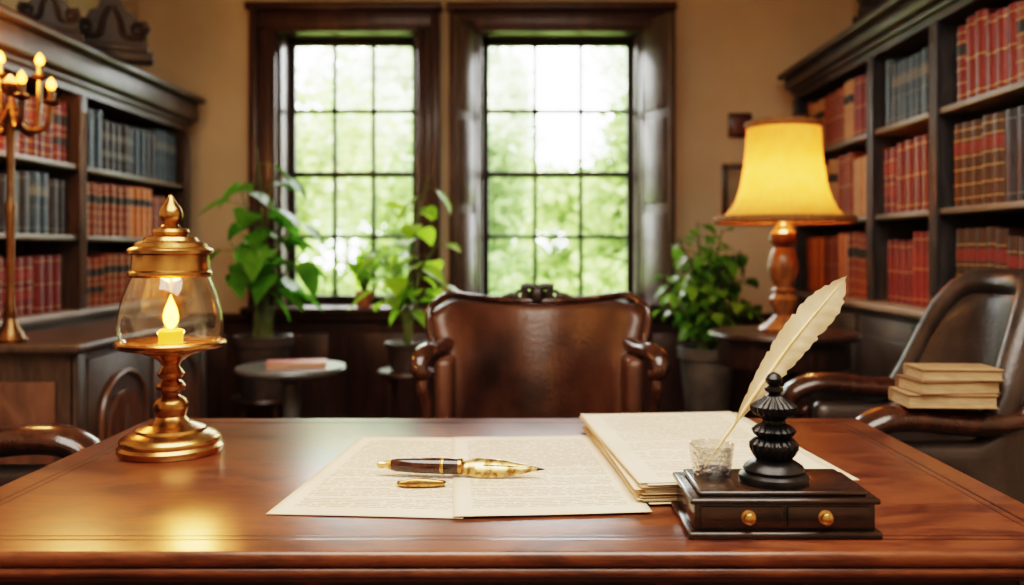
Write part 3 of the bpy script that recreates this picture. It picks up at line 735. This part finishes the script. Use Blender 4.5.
# ------------------------------------------------------------------ bookcases
def bookcase(label, s, xf, xb, y0, y1, stiles, shelves, zt, zb, prot, cw, zcorn):
    """s=+1 faces +X ; xf front plane, xb back plane"""
    t = thing('bookcase', label, 'bookcase', (xb + s * .02, (y0 + y1) / 2, 0))
    def bx_(bm, xa, xc, *r, **k): box(bm, min(xa, xc), max(xa, xc), *r, **k)
    m = M[cw]
    b = nb(); bx_(b, xb, xb + s * .02, y0, y1, 0, zt); part('back_panel', b, m, t, True)
    b = nb(); bx_(b, xb + s * .02, xf, y0, y1, zt - .03, zt); part('top_panel', b, m, t, True)
    for i, y in enumerate(stiles):
        b = nb(); bx_(b, xb + s * .02, xf, y - .015, y + .015, zb, zt - .03)
        bx_(b, xf - s * .006, xf + s * .010, y - .028, y + .028, zb, zt - .03, .004)
        for qq in (-.012, .012): tube(b, [(xf + s * .010, y + qq, zb + .06), (xf + s * .010, y + qq, zt - .10)], .005, 8)
        part('upright', b, m, t, True)
    for z in shelves:
        for ya, yc in zip(stiles[:-1], stiles[1:]):
            b = nb(); bx_(b, xb + s * .02, xf - s * .004, ya + .0155, yc - .0155, z - .022, z, .003); part('shelf', b, M['shelf'], t, True)
    b = nb()
    bx_(b, xb, xf + s * .02, y0 - .02, y1 + .02, zt, zt + .025, .006)
    bx_(b, xb, xf + s * .045, y0 - .05, y1 + .05, zt + .025, zcorn - .03, .015, seg=3)
    bx_(b, xb, xf + s * .075, y0 - .075, y1 + .075, zcorn - .03, zcorn, .008)
    part('cornice', b, m, t, True)
    b = nb(); xp = xf + s * prot
    bx_(b, xb + s * .02, xp, y0, y1, 0, zb - .03); bx_(b, xb + s * .02, xp + s * .015, y0 - .01, y1 + .01, 0, .09, .006)
    part('base_cabinet', b, m, t, True)
    b = nb(); bx_(b, xb + s * .02, xp + s * .03, y0 - .02, y1 + .02, zb - .03, zb, .008, seg=3); part('counter_top', b, M['shelf'], t, True)
    for ya, yc in zip(stiles[:-1], stiles[1:]):
        nd = 2 if yc - ya > .7 else 1; wd = (yc - ya - .04) / nd
        for k in range(nd):
            a = ya + .02 + k * wd
            b = nb(); bx_(b, xp, xp + s * .012, a + .01, a + wd - .01, .13, zb - .06, .003)
            bx_(b, xp + s * .012, xp + s * .02, a + .06, a + wd - .06, .2, zb - .13, .006)
            d = part('door', b, m, t, True)
            b = nb(); yk = a + (wd - .035 if k == 0 else .035)
            lathe(b, [(.004, 0), (.005, .012), (.012, .018), (.01, .026), (0, .028)], 14, mat=Matrix.Translation((xp + s * .012, yk, .55)) @ Matrix.Rotation(s * R(90), 4, 'Y')); part('door_knob', b, M['brass'], d)
    return t
LXF = -1.80
bookcase('brown wooden bookcase along left wall with heavy cornice', 1, LXF, XL + .005, 2.72, 4.80, [2.74, 3.655, 4.78], [1.20, 1.485], 1.80, .90, 0, 'case_l', 1.955)
RXF = 1.44
bookcase('dark slate coloured bookcase along right wall with three bays', -1, RXF, XR - .005, 2.42, 4.80, [2.44, 3.165, 3.745, 4.78], [1.285, 1.635], 1.97, .93, .05, 'case_r', 2.085)

# upright books
arc = [(-.16, -.5), (-.09, -.47), (-.035, -.36), (-.008, -.19), (0, 0), (-.008, .19), (-.035, .36), (-.09, .47), (-.16, .5)]
def tmpl_cover():
    b = nb(); outp = [(-1, -.5)] + arc + [(-1, .5)]
    inn = [(-1, -.42)] + [(-.17, -.42)] + [(x - .12, y * .8) for x, y in arc[1:-1]] + [(-.17, .42)] + [(-1, .42)]
    n = len(outp)
    A = [[b.verts.new((x, y, z)) for x, y in outp] for z in (0, 1)]; B = [[b.verts.new((x, y, z)) for x, y in inn] for z in (0, 1)]
    for k in range(n - 1):
        b.faces.new((A[0][k], A[0][k + 1], A[1][k + 1], A[1][k])); b.faces.new((B[0][k + 1], B[0][k], B[1][k], B[1][k + 1]))
        b.faces.new((A[1][k], A[1][k + 1], B[1][k + 1], B[1][k])); b.faces.new((A[0][k + 1], A[0][k], B[0][k], B[0][k + 1]))
    for k in (0, n - 1): b.faces.new((A[0][k], A[1][k], B[1][k], B[0][k]))
    return b
def tmpl_strip(z0, z1, off):
    b = nb()
    A = [[b.verts.new((x + off, y * (1 + off), z)) for x, y in arc] for z in (z0, z1)]
    I = [[b.verts.new((x - .02, y * .98, z)) for x, y in arc] for z in (z0, z1)]
    for k in range(len(arc) - 1):
        b.faces.new((A[0][k], A[0][k + 1], A[1][k + 1], A[1][k]))
        b.faces.new((A[1][k], A[1][k + 1], I[1][k + 1], I[1][k])); b.faces.new((A[0][k + 1], A[0][k], I[0][k], I[0][k + 1]))
    return b
def mesh_of(bm, name):
    bmesh.ops.recalc_face_normals(bm, faces=bm.faces)
    me = bpy.data.meshes.new(name); bm.to_mesh(me); bm.free()
    for p in me.polygons: p.use_smooth = True
    me.set_sharp_from_angle(angle=R(40)); return me
def with_mat(me, m, cache={}):
    k = (me.name, m.name)
    if k not in cache:
        c = me.copy(); c.materials.clear(); c.materials.append(m); cache[k] = c
    return cache[k]
T_cover = mesh_of(tmpl_cover(), 'book_cover')
b = nb(); box(b, -.97, -.14, -.42, .42, .02, .975); T_pages = mesh_of(b, 'book_pages')
bands = {}
def band(z, h=.006, off=.014):
    if z not in bands: bands[z] = mesh_of(tmpl_strip(z - h, z + h, off), 'book_band')
    return bands[z]
T_lab = mesh_of(tmpl_strip(.62, .76, .010), 'book_label'); T_lab2 = mesh_of(tmpl_strip(.28, .40, .010), 'book_label_low')
STY = [((.10, .26, .44, .59, .79, .91), 1, 0), ((.09, .50, .90), 0, 0), ((.14, .45, .57, .81), 1, 1)]

def book_row(s, xs, y0, y1, z, hmax, cols, phrase, tmin=.050, tmax=.072):
    y = y0; rnd = random.Random(int(y0 * 1000 + z * 77)); cur = None; run = 0
    while True:
        if run <= 0:
            cur = rnd.choice(cols); run = rnd.randint(2, 5); hh = hmax * rnd.uniform(.82, .97); tt = rnd.uniform(tmin, tmax); st = rnd.randint(0, 2)
        run -= 1
        th = tt * rnd.uniform(.92, 1.06)
        if y + th > y1: break
        bk = bpy.data.objects.new('book', with_mat(T_cover, M['bk_' + cur])); C.objects.link(bk)
        bk.location = (xs - s * rnd.uniform(0, .008), y + th / 2, z + .0005); bk.rotation_euler = (0, 0, 0 if s > 0 else PI)
        bk.scale = (.19 + rnd.uniform(-.01, .01), th, hh * rnd.uniform(.985, 1.015))
        tag(bk, '%s leather volume standing in %s' % (cur, phrase), 'book', '%s volumes in %s' % (cur, phrase))
        zs, l1, l2 = STY[st]
        blue = cur in ('charcoal', 'slate blue', 'teal grey')
        ch = [('page_block', T_pages, 'bookpages')] + [('gilt_band', band(zb_), 'lab_grey' if blue else 'gilt') for zb_ in (zs if not blue else zs[::2])]
        lab = 'lab_black' if cur in ('oxblood', 'red brown', 'rust orange', 'tan') else 'lab_red'
        if blue: lab = 'lab_grey'
        if l1: ch.append(('spine_label', T_lab, lab))
        if l2: ch.append(('spine_label', T_lab2, lab))
        for nm, me, mm in ch:
            c = bpy.data.objects.new(nm, with_mat(me, M[mm])); C.objects.link(c); c.parent = bk
        y += th + .0012
LS = LXF - .022; RS = RXF + .022
for z, h, far, near, nm in ((1.485, .27, ['teal grey', 'slate blue', 'slate blue', 'charcoal'], ['oxblood', 'red brown', 'maroon'], 'top row'),
                            (1.20, .245, ['rust orange', 'rust orange', 'red brown'], ['charcoal', 'slate blue', 'maroon', 'charcoal'], 'middle row'),
                            (.90, .255, ['red brown', 'dark brown', 'rust orange'], ['maroon', 'oxblood', 'red brown'], 'bottom row')):
    book_row(1, LS, 3.69, 4.74, z, h, far, nm + ' of left bookcase far bay')
    book_row(1, LS, 3.00, 3.62, z, h, near, nm + ' of left bookcase near bay')
for z, h, far, mid, near, nm in ((1.635, .29, ['tan', 'red brown', 'oxblood', 'red brown'], ['slate blue', 'charcoal', 'slate blue'], ['red brown', 'red brown', 'oxblood'], 'top row'),
                                 (1.285, .31, ['tan', 'red brown', 'tan'], ['maroon', 'maroon', 'oxblood'], ['red brown', 'dark brown', 'oxblood', 'charcoal'], 'middle row'),
                                 (.93, .30, ['rust orange', 'red brown', 'oxblood'], ['maroon', 'oxblood'], ['dark brown', 'charcoal', 'maroon'], 'bottom row')):
    book_row(-1, RS, 3.78, 4.74, z, h, far, nm + ' of right bookcase far bay')
    book_row(-1, RS, 3.20, 3.71, z, h, mid, nm + ' of right bookcase middle bay')
    book_row(-1, RS, 2.50, 3.135, z, h, near, nm + ' of right bookcase near bay')

# carved ornaments on top of the bookcases
def ornament(name, label, loc, rz, sc):
    t = thing(name, label, 'ornament', loc, rz)
    b = nb(); box(b, -.15 * sc, .15 * sc, -.045 * sc, .045 * sc, 0, .04 * sc, .008 * sc); box(b, -.13 * sc, .13 * sc, -.035 * sc, .035 * sc, .04 * sc, .07 * sc, .006 * sc); part('plinth', b, M['carved'], t)
    ol = [(-.13, .06), (.13, .06), (.125, .11), (.14, .135), (.125, .165), (.09, .16), (.075, .19), (.05, .20), (.04, .235), (.015, .25), (0, .275), (-.015, .25), (-.04, .235), (-.05, .20), (-.075, .19), (-.09, .16), (-.125, .165), (-.14, .135), (-.125, .11)]
    mt = Matrix(((1, 0, 0, 0), (0, 0, 1, 0), (0, 1, 0, 0), (0, 0, 0, 1)))
    b = nb(); prism(b, [(x * sc, y * sc) for x, y in ol], -.022 * sc, .022 * sc, mat=mt); part('pediment', b, M['carved'], t)
    for s in (-1, 1):
        b = nb()
        scroll(b, s * .095 * sc, .125 * sc, -.026 * sc, .034 * sc, 1.6, .010 * sc, s, -PI / 2)
        tube(b, smooth([(s * .095 * sc, -.026 * sc, .091 * sc), (s * .045 * sc, -.026 * sc, .10 * sc), (s * .03 * sc, -.026 * sc, .16 * sc), (s * .008 * sc, -.026 * sc, .21 * sc)], 5), [.010 * sc, .012 * sc, .007 * sc], 8)
        part('scroll', b, M['carved'], t)
ornament('carved_ornament', 'larger carved scroll ornament on top of left bookcase', (-1.79, 3.90, 1.955), R(22), 1.12)
ornament('carved_ornament', 'smaller carved scroll ornament nearest the camera on left bookcase', (-1.84, 3.48, 1.955), R(30), .80)
ornament('carved_ornament', 'carved scroll ornament on top of right bookcase', (1.52, 3.75, 2.085), R(-35), .95)

# ------------------------------------------------------------------ sideboard with candelabra
SX0, SX1, SY0, SY1, SZ = -1.755, -1.375, 2.735, 3.85, .855
sb = thing('sideboard', 'dark carved sideboard with arched door panels before left bookcase', 'sideboard', ((SX0 + SX1) / 2, (SY0 + SY1) / 2, 0))
b = nb(); box(b, SX0, SX1, SY0, SY1, .08, SZ - .03); box(b, SX0, SX1 + .012, SY0 - .012, SY1 + .012, 0, .08, .008)
for y in (SY0 + .03, SY1 - .03): box(b, SX1 - .01, SX1 + .014, y - .03, y + .03, .08, SZ - .03, .005)
part('body', b, M['case_l'], sb, True)
b = nb(); box(b, SX0, SX1 + .035, SY0 - .035, SY1 + .035, SZ - .03, SZ, .010, 3); part('top', b, M['case_l'], sb, True)
b = nb(); box(b, SX0 + .05, SX1 - .05, SY0 - .010, SY0, .2, .74, .005); part('end_panel', b, M['panelwood'], sb, True)
def arch(hw, z0, zs, rise): return [(-hw, z0), (hw, z0), (hw, zs)] + [(hw * math.cos(PI * i / 14), zs + rise * math.sin(PI * i / 14)) for i in range(1, 14)] + [(-hw, zs)]
for k in range(2):
    ya = SY0 + .075 + k * .495; yc = ya + .47
    b = nb(); box(b, SX1, SX1 + .012, ya, yc, .11, .80, .004); d = part('door', b, M['case_l'], sb, True)
    mt = Matrix(((0, 0, 1, SX1 + .012), (1, 0, 0, (ya + yc) / 2), (0, 1, 0, 0), (0, 0, 0, 1)))
    b = nb(); prism(b, arch(.17, .17, .58, .15), 0, .008, mat=mt); part('arched_panel', b, M['case_l'], d)
    ol = arch(.17, .17, .58, .15)
    b = nb(); pts = [(SX1 + .022, (ya + yc) / 2 + x, z) for x, z in ol]; tube(b, pts + [pts[0]], .010, 8); part('arch_moulding', b, M['panelwood'], d)
    b = nb(); prism(b, arch(.125, .22, .55, .115), .008, .018, mat=mt); part('raised_panel', b, M['panelwood'], d)
    b = nb(); tube(b, [(SX1 + .028, (ya + yc) / 2, .30), (SX1 + .034, (ya + yc) / 2, .46), (SX1 + .034, (ya + yc) / 2, .52), (SX1 + .028, (ya + yc) / 2, .62)], [.006, .024, .018, .005], 10, (1.2, .6), up=(1, 0, 0)); part('carving', b, M['case_l'], d)
cdl = thing('candelabra', 'tall bronze candelabra with lit bulbs on the sideboard', 'candelabra', (-1.595, 2.79, SZ))
b = nb(); lathe(b, [(0, 0), (.048, 0), (.050, .008), (.042, .016), (.036, .03), (.024, .05), (.018, .075)], 28); part('base', b, M['bronze'], cdl)
b = nb(); lathe(b, [(.016, .07), (.020, .085), (.014, .105), (.011, .16), (.013, .35), (.017, .42), (.011, .44), (.012, .6), (.015, .70), (.024, .72), (.014, .74), (.012, .76), (.028, .785), (.028, .80), (.012, .82), (0, .83)], 22); part('pole', b, M['bronze'], cdl)
for k in range(6):
    a = 2 * PI * k / 6 + .25; r = .115
    ca_, sa_ = math.cos(a), math.sin(a); top = .735 + (.095 if k in (1, 2, 3) else 0)
    b = nb(); tube(b, smooth([(.01 * ca_, .01 * sa_, .72), (.05 * ca_, .05 * sa_, .66), (.10 * ca_, .10 * sa_, .67), (r * ca_, r * sa_, top)], 6), [.011, .008, .008, .009], 8)
    lathe(b, [(.006, 0), (.024, .008), (.027, .016), (.014, .02)], 16, (r * ca_, r * sa_, top)); arm = part('arm', b, M['bronze'], cdl)
    b = nb(); lathe(b, [(.010, .012), (.010, .05), (0, .05)], 12, (r * ca_, r * sa_, top)); part('candle_sleeve', b, M['bronze'], arm)
    b = nb(); lathe(b, [(0, .05), (.010, .055), (.0135, .065), (.010, .077), (.004, .086), (0, .091)], 14, (r * ca_, r * sa_, top)); part('bulb', b, M['bulb'], arm)
light('candelabra_light', 'POINT', (-1.595, 2.79, 1.76), 13, (1, .48, .15), shadow_soft_size=.10)

# ------------------------------------------------------------------ round side table with book (left)
st = thing('round_side_table', 'small round grey topped pedestal table with a red book', 'table', (-.888, 3.42, 0))
TZ = .70
b = nb(); lathe(b, [(0, TZ - .028), (.185, TZ - .028), (.203, TZ - .02), (.207, TZ - .01), (.203, TZ), (0, TZ)], 48); part('table_top', b, M['slate'], st)
b = nb(); lathe(b, [(.06, TZ - .028), (.05, TZ - .05), (.03, TZ - .07), (.036, TZ - .12), (.03, TZ - .2), (.045, TZ - .3), (.05, .3), (.03, .22), (.045, .16), (.04, .12)], 28); part('pedestal', b, M['slate'], st)
for k in range(3):
    a = 2 * PI * k / 3 + PI / 2
    b = nb(); tube(b, smooth([(.03 * math.cos(a), .03 * math.sin(a), .15), (.1 * math.cos(a), .1 * math.sin(a), .12), (.17 * math.cos(a), .17 * math.sin(a), .04), (.2 * math.cos(a), .2 * math.sin(a), .015)], 5), [.022, .015], 10); part('leg', b, M['darkwood'], st)
flat_book('book', 'thin dusty red book lying on the round grey table', 'book', (-.865, 3.41, TZ), R(12), .22, .15, .018, M['pinkbook'])

# ------------------------------------------------------------------ lamp table and lamp (right)
LX, LY = 1.005, 3.50
lt2 = thing('round_lamp_table', 'dark round wooden drum table under the glowing lamp', 'table', (LX, LY, 0))
TZ2 = .825
b = nb(); lathe(b, [(0, TZ2 - .03), (.26, TZ2 - .03), (.285, TZ2 - .022), (.29, TZ2 - .012), (.284, TZ2), (0, TZ2)], 56); part('table_top', b, M['darkwood'], lt2)
b = nb(); lathe(b, [(0, TZ2 - .13), (.245, TZ2 - .13), (.25, TZ2 - .12), (.245, TZ2 - .03), (0, TZ2 - .03)], 48); part('drum', b, M['darkwood'], lt2)
b = nb(); lathe(b, [(.08, TZ2 - .13), (.05, TZ2 - .17), (.04, .5), (.06, .36), (.05, .25), (.06, .18)], 28); part('pedestal', b, M['darkwood'], lt2)
for k in range(4):
    a = PI / 2 * k + PI / 4
    b = nb(); tube(b, smooth([(.04 * math.cos(a), .04 * math.sin(a), .22), (.13 * math.cos(a), .13 * math.sin(a), .16), (.21 * math.cos(a), .21 * math.sin(a), .05), (.25 * math.cos(a), .25 * math.sin(a), .02)], 5), [.028, .018], 10); part('leg', b, M['darkwood'], lt2)
q4 = LY / 900
tl = thing('table_lamp', 'glowing yellow bell shade table lamp on turned wooden stand', 'table lamp', (LX, LY, TZ2))
def p4(l): return [(r * q4, (331 - y) * q4) for r, y in l]
b = nb(); lathe(b, p4([(0, 331), (24, 331), (25, 328), (22, 325), (17, 322), (12, 318), (9, 315)]), 36); part('base', b, M['lampwood'], tl)
b = nb(); lathe(b, p4([(9, 315), (11, 309), (14, 303), (14, 298), (9, 293), (12, 290), (9, 287), (12, 280), (15, 270), (15, 262), (12, 252), (9, 247), (13, 243), (14, 238), (13, 233), (9, 230), (8, 226), (3, 222), (3, 180)]), 32); part('stand', b, M['lampwood'], tl)
b = nb()
sp = [(67, 221), (58.5, 216), (51, 208.5), (45.5, 199), (41.8, 187), (39.3, 173), (37.6, 158), (36.4, 144), (35.8, 132), (35.5, 125)]
lathe_open(b, p4(sp), 160, mod=lambda a, z: 1 + .010 * math.cos(40 * a))
sh = part('lamp_shade', b, M['shade'], tl)
for r, y in ((67.5, 220), (36, 125)):
    b = nb(); tube(b, [(r * q4 * math.cos(2 * PI * k / 48), r * q4 * math.sin(2 * PI * k / 48), (331 - y) * q4) for k in range(49)], .014, 8, (.6, 1), cap=False); part('shade_trim', b, M['shadetrim'], sh)
b = nb(); lathe(b, p4([(0, 196), (3, 195), (7, 186), (8, 178), (5, 170), (0, 167)]), 18); part('light_bulb', b, M['bulb'], tl)
light('table_lamp_light', 'POINT', (LX, LY, TZ2 + (331 - 188) * q4), 9.5, (1, .58, .24), shadow_soft_size=.045)

# ------------------------------------------------------------------ wall decorations
pq = thing('wall_plaque', 'small dark red square plaque on back wall above lamp', 'plaque', (1.19, YB, 1.83))
b = nb(); box(b, 1.125, 1.255, YB - .025, YB - .001, 1.762, 1.898, .008); part('frame', b, M['darkwood'], pq, True)
b = nb(); box(b, 1.142, 1.238, YB - .030, YB - .02, 1.779, 1.881, .003); part('panel', b, M['plaque'], pq, True)
pf = thing('picture_frame', 'framed faded picture on back wall half behind the lamp shade', 'picture', (1.22, YB, 1.50))
b = nb()
x0, x1, z0, z1 = 1.09, 1.36, 1.28, 1.62
box(b, x0, x0 + .03, YB - .025, YB - .001, z0, z1, .006); box(b, x1 - .03, x1, YB - .025, YB - .001, z0, z1, .006); box(b, x0 + .03, x1 - .03, YB - .025, YB - .001, z0, z0 + .03, .006); box(b, x0 + .03, x1 - .03, YB - .025, YB - .001, z1 - .03, z1, .006)
part('frame', b, M['darkwood'], pf, True)
b = nb(); box(b, x0 + .028, x1 - .028, YB - .012, YB - .004, z0 + .028, z1 - .028); part('picture', b, M['picture'], pf, True)

# ------------------------------------------------------------------ plants
def leaf(vs, fs, p, d, side, L, W, droop):
    d = d.normalized(); side = (side - d * side.dot(d)).normalized(); n = side.cross(d)
    ss = (0, .2, .5, .78, 1); ww = (0, .85, 1, .6, 0)
    i = len(vs)
    cs = [p + d * L * s - V3((0, 0, droop * L * s * s)) for s in ss]
    vs += cs
    vs += [cs[k] + side * W * ww[k] * .5 + n * W * .12 for k in (1, 2, 3)]
    vs += [cs[k] - side * W * ww[k] * .5 + n * W * .12 for k in (1, 2, 3)]
    l, r = i + 5, i + 8
    fs += [(i, l, i + 1), (i, i + 1, r), (l, l + 1, i + 2, i + 1), (i + 1, i + 2, r + 1, r), (l + 1, l + 2, i + 3, i + 2), (i + 2, i + 3, r + 2, r + 1), (l + 2, i + 4, i + 3), (i + 3, i + 4, r + 2)]
def plant(name, label, loc, pot_h, pot_r, potm, stems, m, nl, L, W, seed, spread=.0, droop=.5, group=None, along0=.3):
    rnd = random.Random(seed)
    t = thing(name, label, 'plant', loc, 0, group)
    b = nb(); lathe(b, [(0, 0), (pot_r * .72, 0), (pot_r * .76, pot_h * .06), (pot_r * .95, pot_h * .82), (pot_r * 1.04, pot_h * .84), (pot_r * 1.05, pot_h), (pot_r * .92, pot_h), (pot_r * .90, pot_h * .9), (0, pot_h * .9)], 36); part('pot', b, potm, t)
    b = nb(); lathe(b, [(0, pot_h * .905), (pot_r * .89, pot_h * .905), (pot_r * .6, pot_h * .95), (0, pot_h * .96)], 24); part('soil', b, M['soil'], t)
    b = nb(); vs, fs = [], []
    for (x, y, z) in stems:
        p0 = V3((rnd.uniform(-.3, .3) * pot_r, rnd.uniform(-.3, .3) * pot_r, pot_h * .9)); p2_ = V3((x, y, z))
        pm = p0.lerp(p2_, .55) + V3((-x * .2, -y * .2, .05))
        pts = smooth([p0, pm, p2_], 8); tube(b, pts, [.008, .006, .003], 6)
        for k in range(nl):
            s = along0 + (1 - along0) * (k + rnd.random() * .6) / nl; s = min(s, 1)
            p = pts[min(int(s * (len(pts) - 1)), len(pts) - 1)]
            a = k * 2.4 + rnd.uniform(-.4, .4)
            d = V3((math.cos(a), math.sin(a), rnd.uniform(-.1, .6)))
            st_ = p + d.normalized() * L * rnd.uniform(.25, .6)
            tube(b, [p, (p + st_) / 2 + V3((0, 0, .012)), st_], .0022, 5)
            sd = d.cross(V3((0, 0, 1))) + V3((rnd.uniform(-.3, .3), rnd.uniform(-.3, .3), rnd.uniform(-.4, .4)))
            dd = d + V3((0, 0, rnd.uniform(-1.0, .1)))
            leaf(vs, fs, st_, dd, sd, L * rnd.uniform(.7, 1.2), W * rnd.uniform(.8, 1.15), droop * rnd.uniform(.5, 1.2))
    part('stem', b, M['stem'], t); raw('foliage', vs, fs, m, t)
    return t
def stool(label, x, y, h, r, m):
    t = thing('plant_stand', label, 'plant stand', (x, y, 0))
    b = nb(); lathe(b, [(0, h - .025), (r * .95, h - .025), (r, h - .015), (r * .97, h), (0, h)], 36); part('stand_top', b, m, t)
    for k in range(4):
        a = PI / 2 * k + PI / 4; cx, cy = math.cos(a), math.sin(a)
        b = nb(); tube(b, [(r * .7 * cx, r * .7 * cy, h - .02), (r * .78 * cx, r * .78 * cy, h * .5), (r * .9 * cx, r * .9 * cy, 0)], [.016, .013, .011], 8); part('leg', b, m, t)
    b = nb(); tube(b, [(r * .8 * math.cos(2 * PI * k / 24), r * .8 * math.sin(2 * PI * k / 24), h * .4) for k in range(25)], .008, 6, cap=False); part('stretcher', b, m, t)
stool('dark plant stand behind the round grey table', -1.255, 4.32, .44, .15, M['darkwood'])
plant('potted_plant', 'tall broad leaved plant in dark pot left of the windows', (-1.255, 4.32, .44), .29, .135, M['pot_dark'],
      [(-.04, .02, 1.20), (.06, -.05, 1.06), (-.13, .05, 1.00), (.14, .03, .86), (-.14, -.06, .74), (.20, -.08, .68), (.02, -.10, .90)], M['leaf_a'], 6, .155, .13, 5, along0=.34)
stool('dark plant stand below the leafy plant between windows', -.53, 4.05, .60, .135, M['darkwood'])
plant('potted_plant', 'lanky bright green plant in dark pot between the windows', (-.53, 4.05, .60), .125, .095, M['pot_dark'],
      [(.10, -.02, .88), (.05, .04, .78), (.14, .04, .58), (-.10, -.04, .52), (.16, -.05, .38), (-.15, .02, .38)], M['leaf_b'], 6, .115, .09, 9, along0=.34)
plant('potted_plant', 'small leafy plant in terracotta pot on the window sill', (-.89, 4.97, Z0 + .0012), .09, .05, M['terracotta'],
      [(-.14, -.03, .24), (0, .0, .30), (.10, -.02, .30), (.20, -.04, .24), (-.05, -.05, .2), (.15, -.02, .34)], M['leaf_b'], 7, .085, .06, 13)
stool('dark plant stand below the bushy plant right of windows', .88, 4.35, .34, .16, M['darkwood'])
plant('potted_plant', 'dense bushy ficus in grey pot between window and lamp', (.88, 4.35, .34), .33, .135, M['pot_grey'],
      [(-.05, 0, .94), (.08, .03, .90), (-.15, -.03, .86), (.16, -.02, .80), (0, -.12, .84), (-.2, .04, .68), (.19, .05, .66), (.08, -.15, .68), (-.12, -.13, .66), (-.23, -.05, .52), (.2, -.08, .52), (0, -.2, .50), (-.02, -.08, .72), (.1, -.1, .78), (-.1, -.08, .76), (-.18, -.1, .60), (.14, -.14, .56)], M['leaf_c'], 17, .080, .060, 21, along0=.22)

# ------------------------------------------------------------------ lights
sun = light('sun', 'SUN', (0, 0, 8), 3.5, (1, .96, .86), angle=R(2)); sun.rotation_euler = (R(48), R(14), 0)
ar = light('added_fill_light', 'AREA', (0, .6, 2.84), 82, (1, .92, .81), size=2.2)  # unseen area lamp added near the ceiling to fill the room
for wn in (W1, W2):
    pl = bpy.data.lights.new('window_portal', 'AREA'); pl.shape = 'RECTANGLE'; pl.size = wn[1] - wn[0]; pl.size_y = Z1 - Z0
    po = bpy.data.objects.new('window_portal', pl); C.objects.link(po); po.location = ((wn[0] + wn[1]) / 2, YB + .26, (Z0 + Z1) / 2); po.rotation_euler = (R(-90), 0, 0)
    try: pl.cycles.is_portal = True
    except Exception: bpy.data.objects.remove(po)
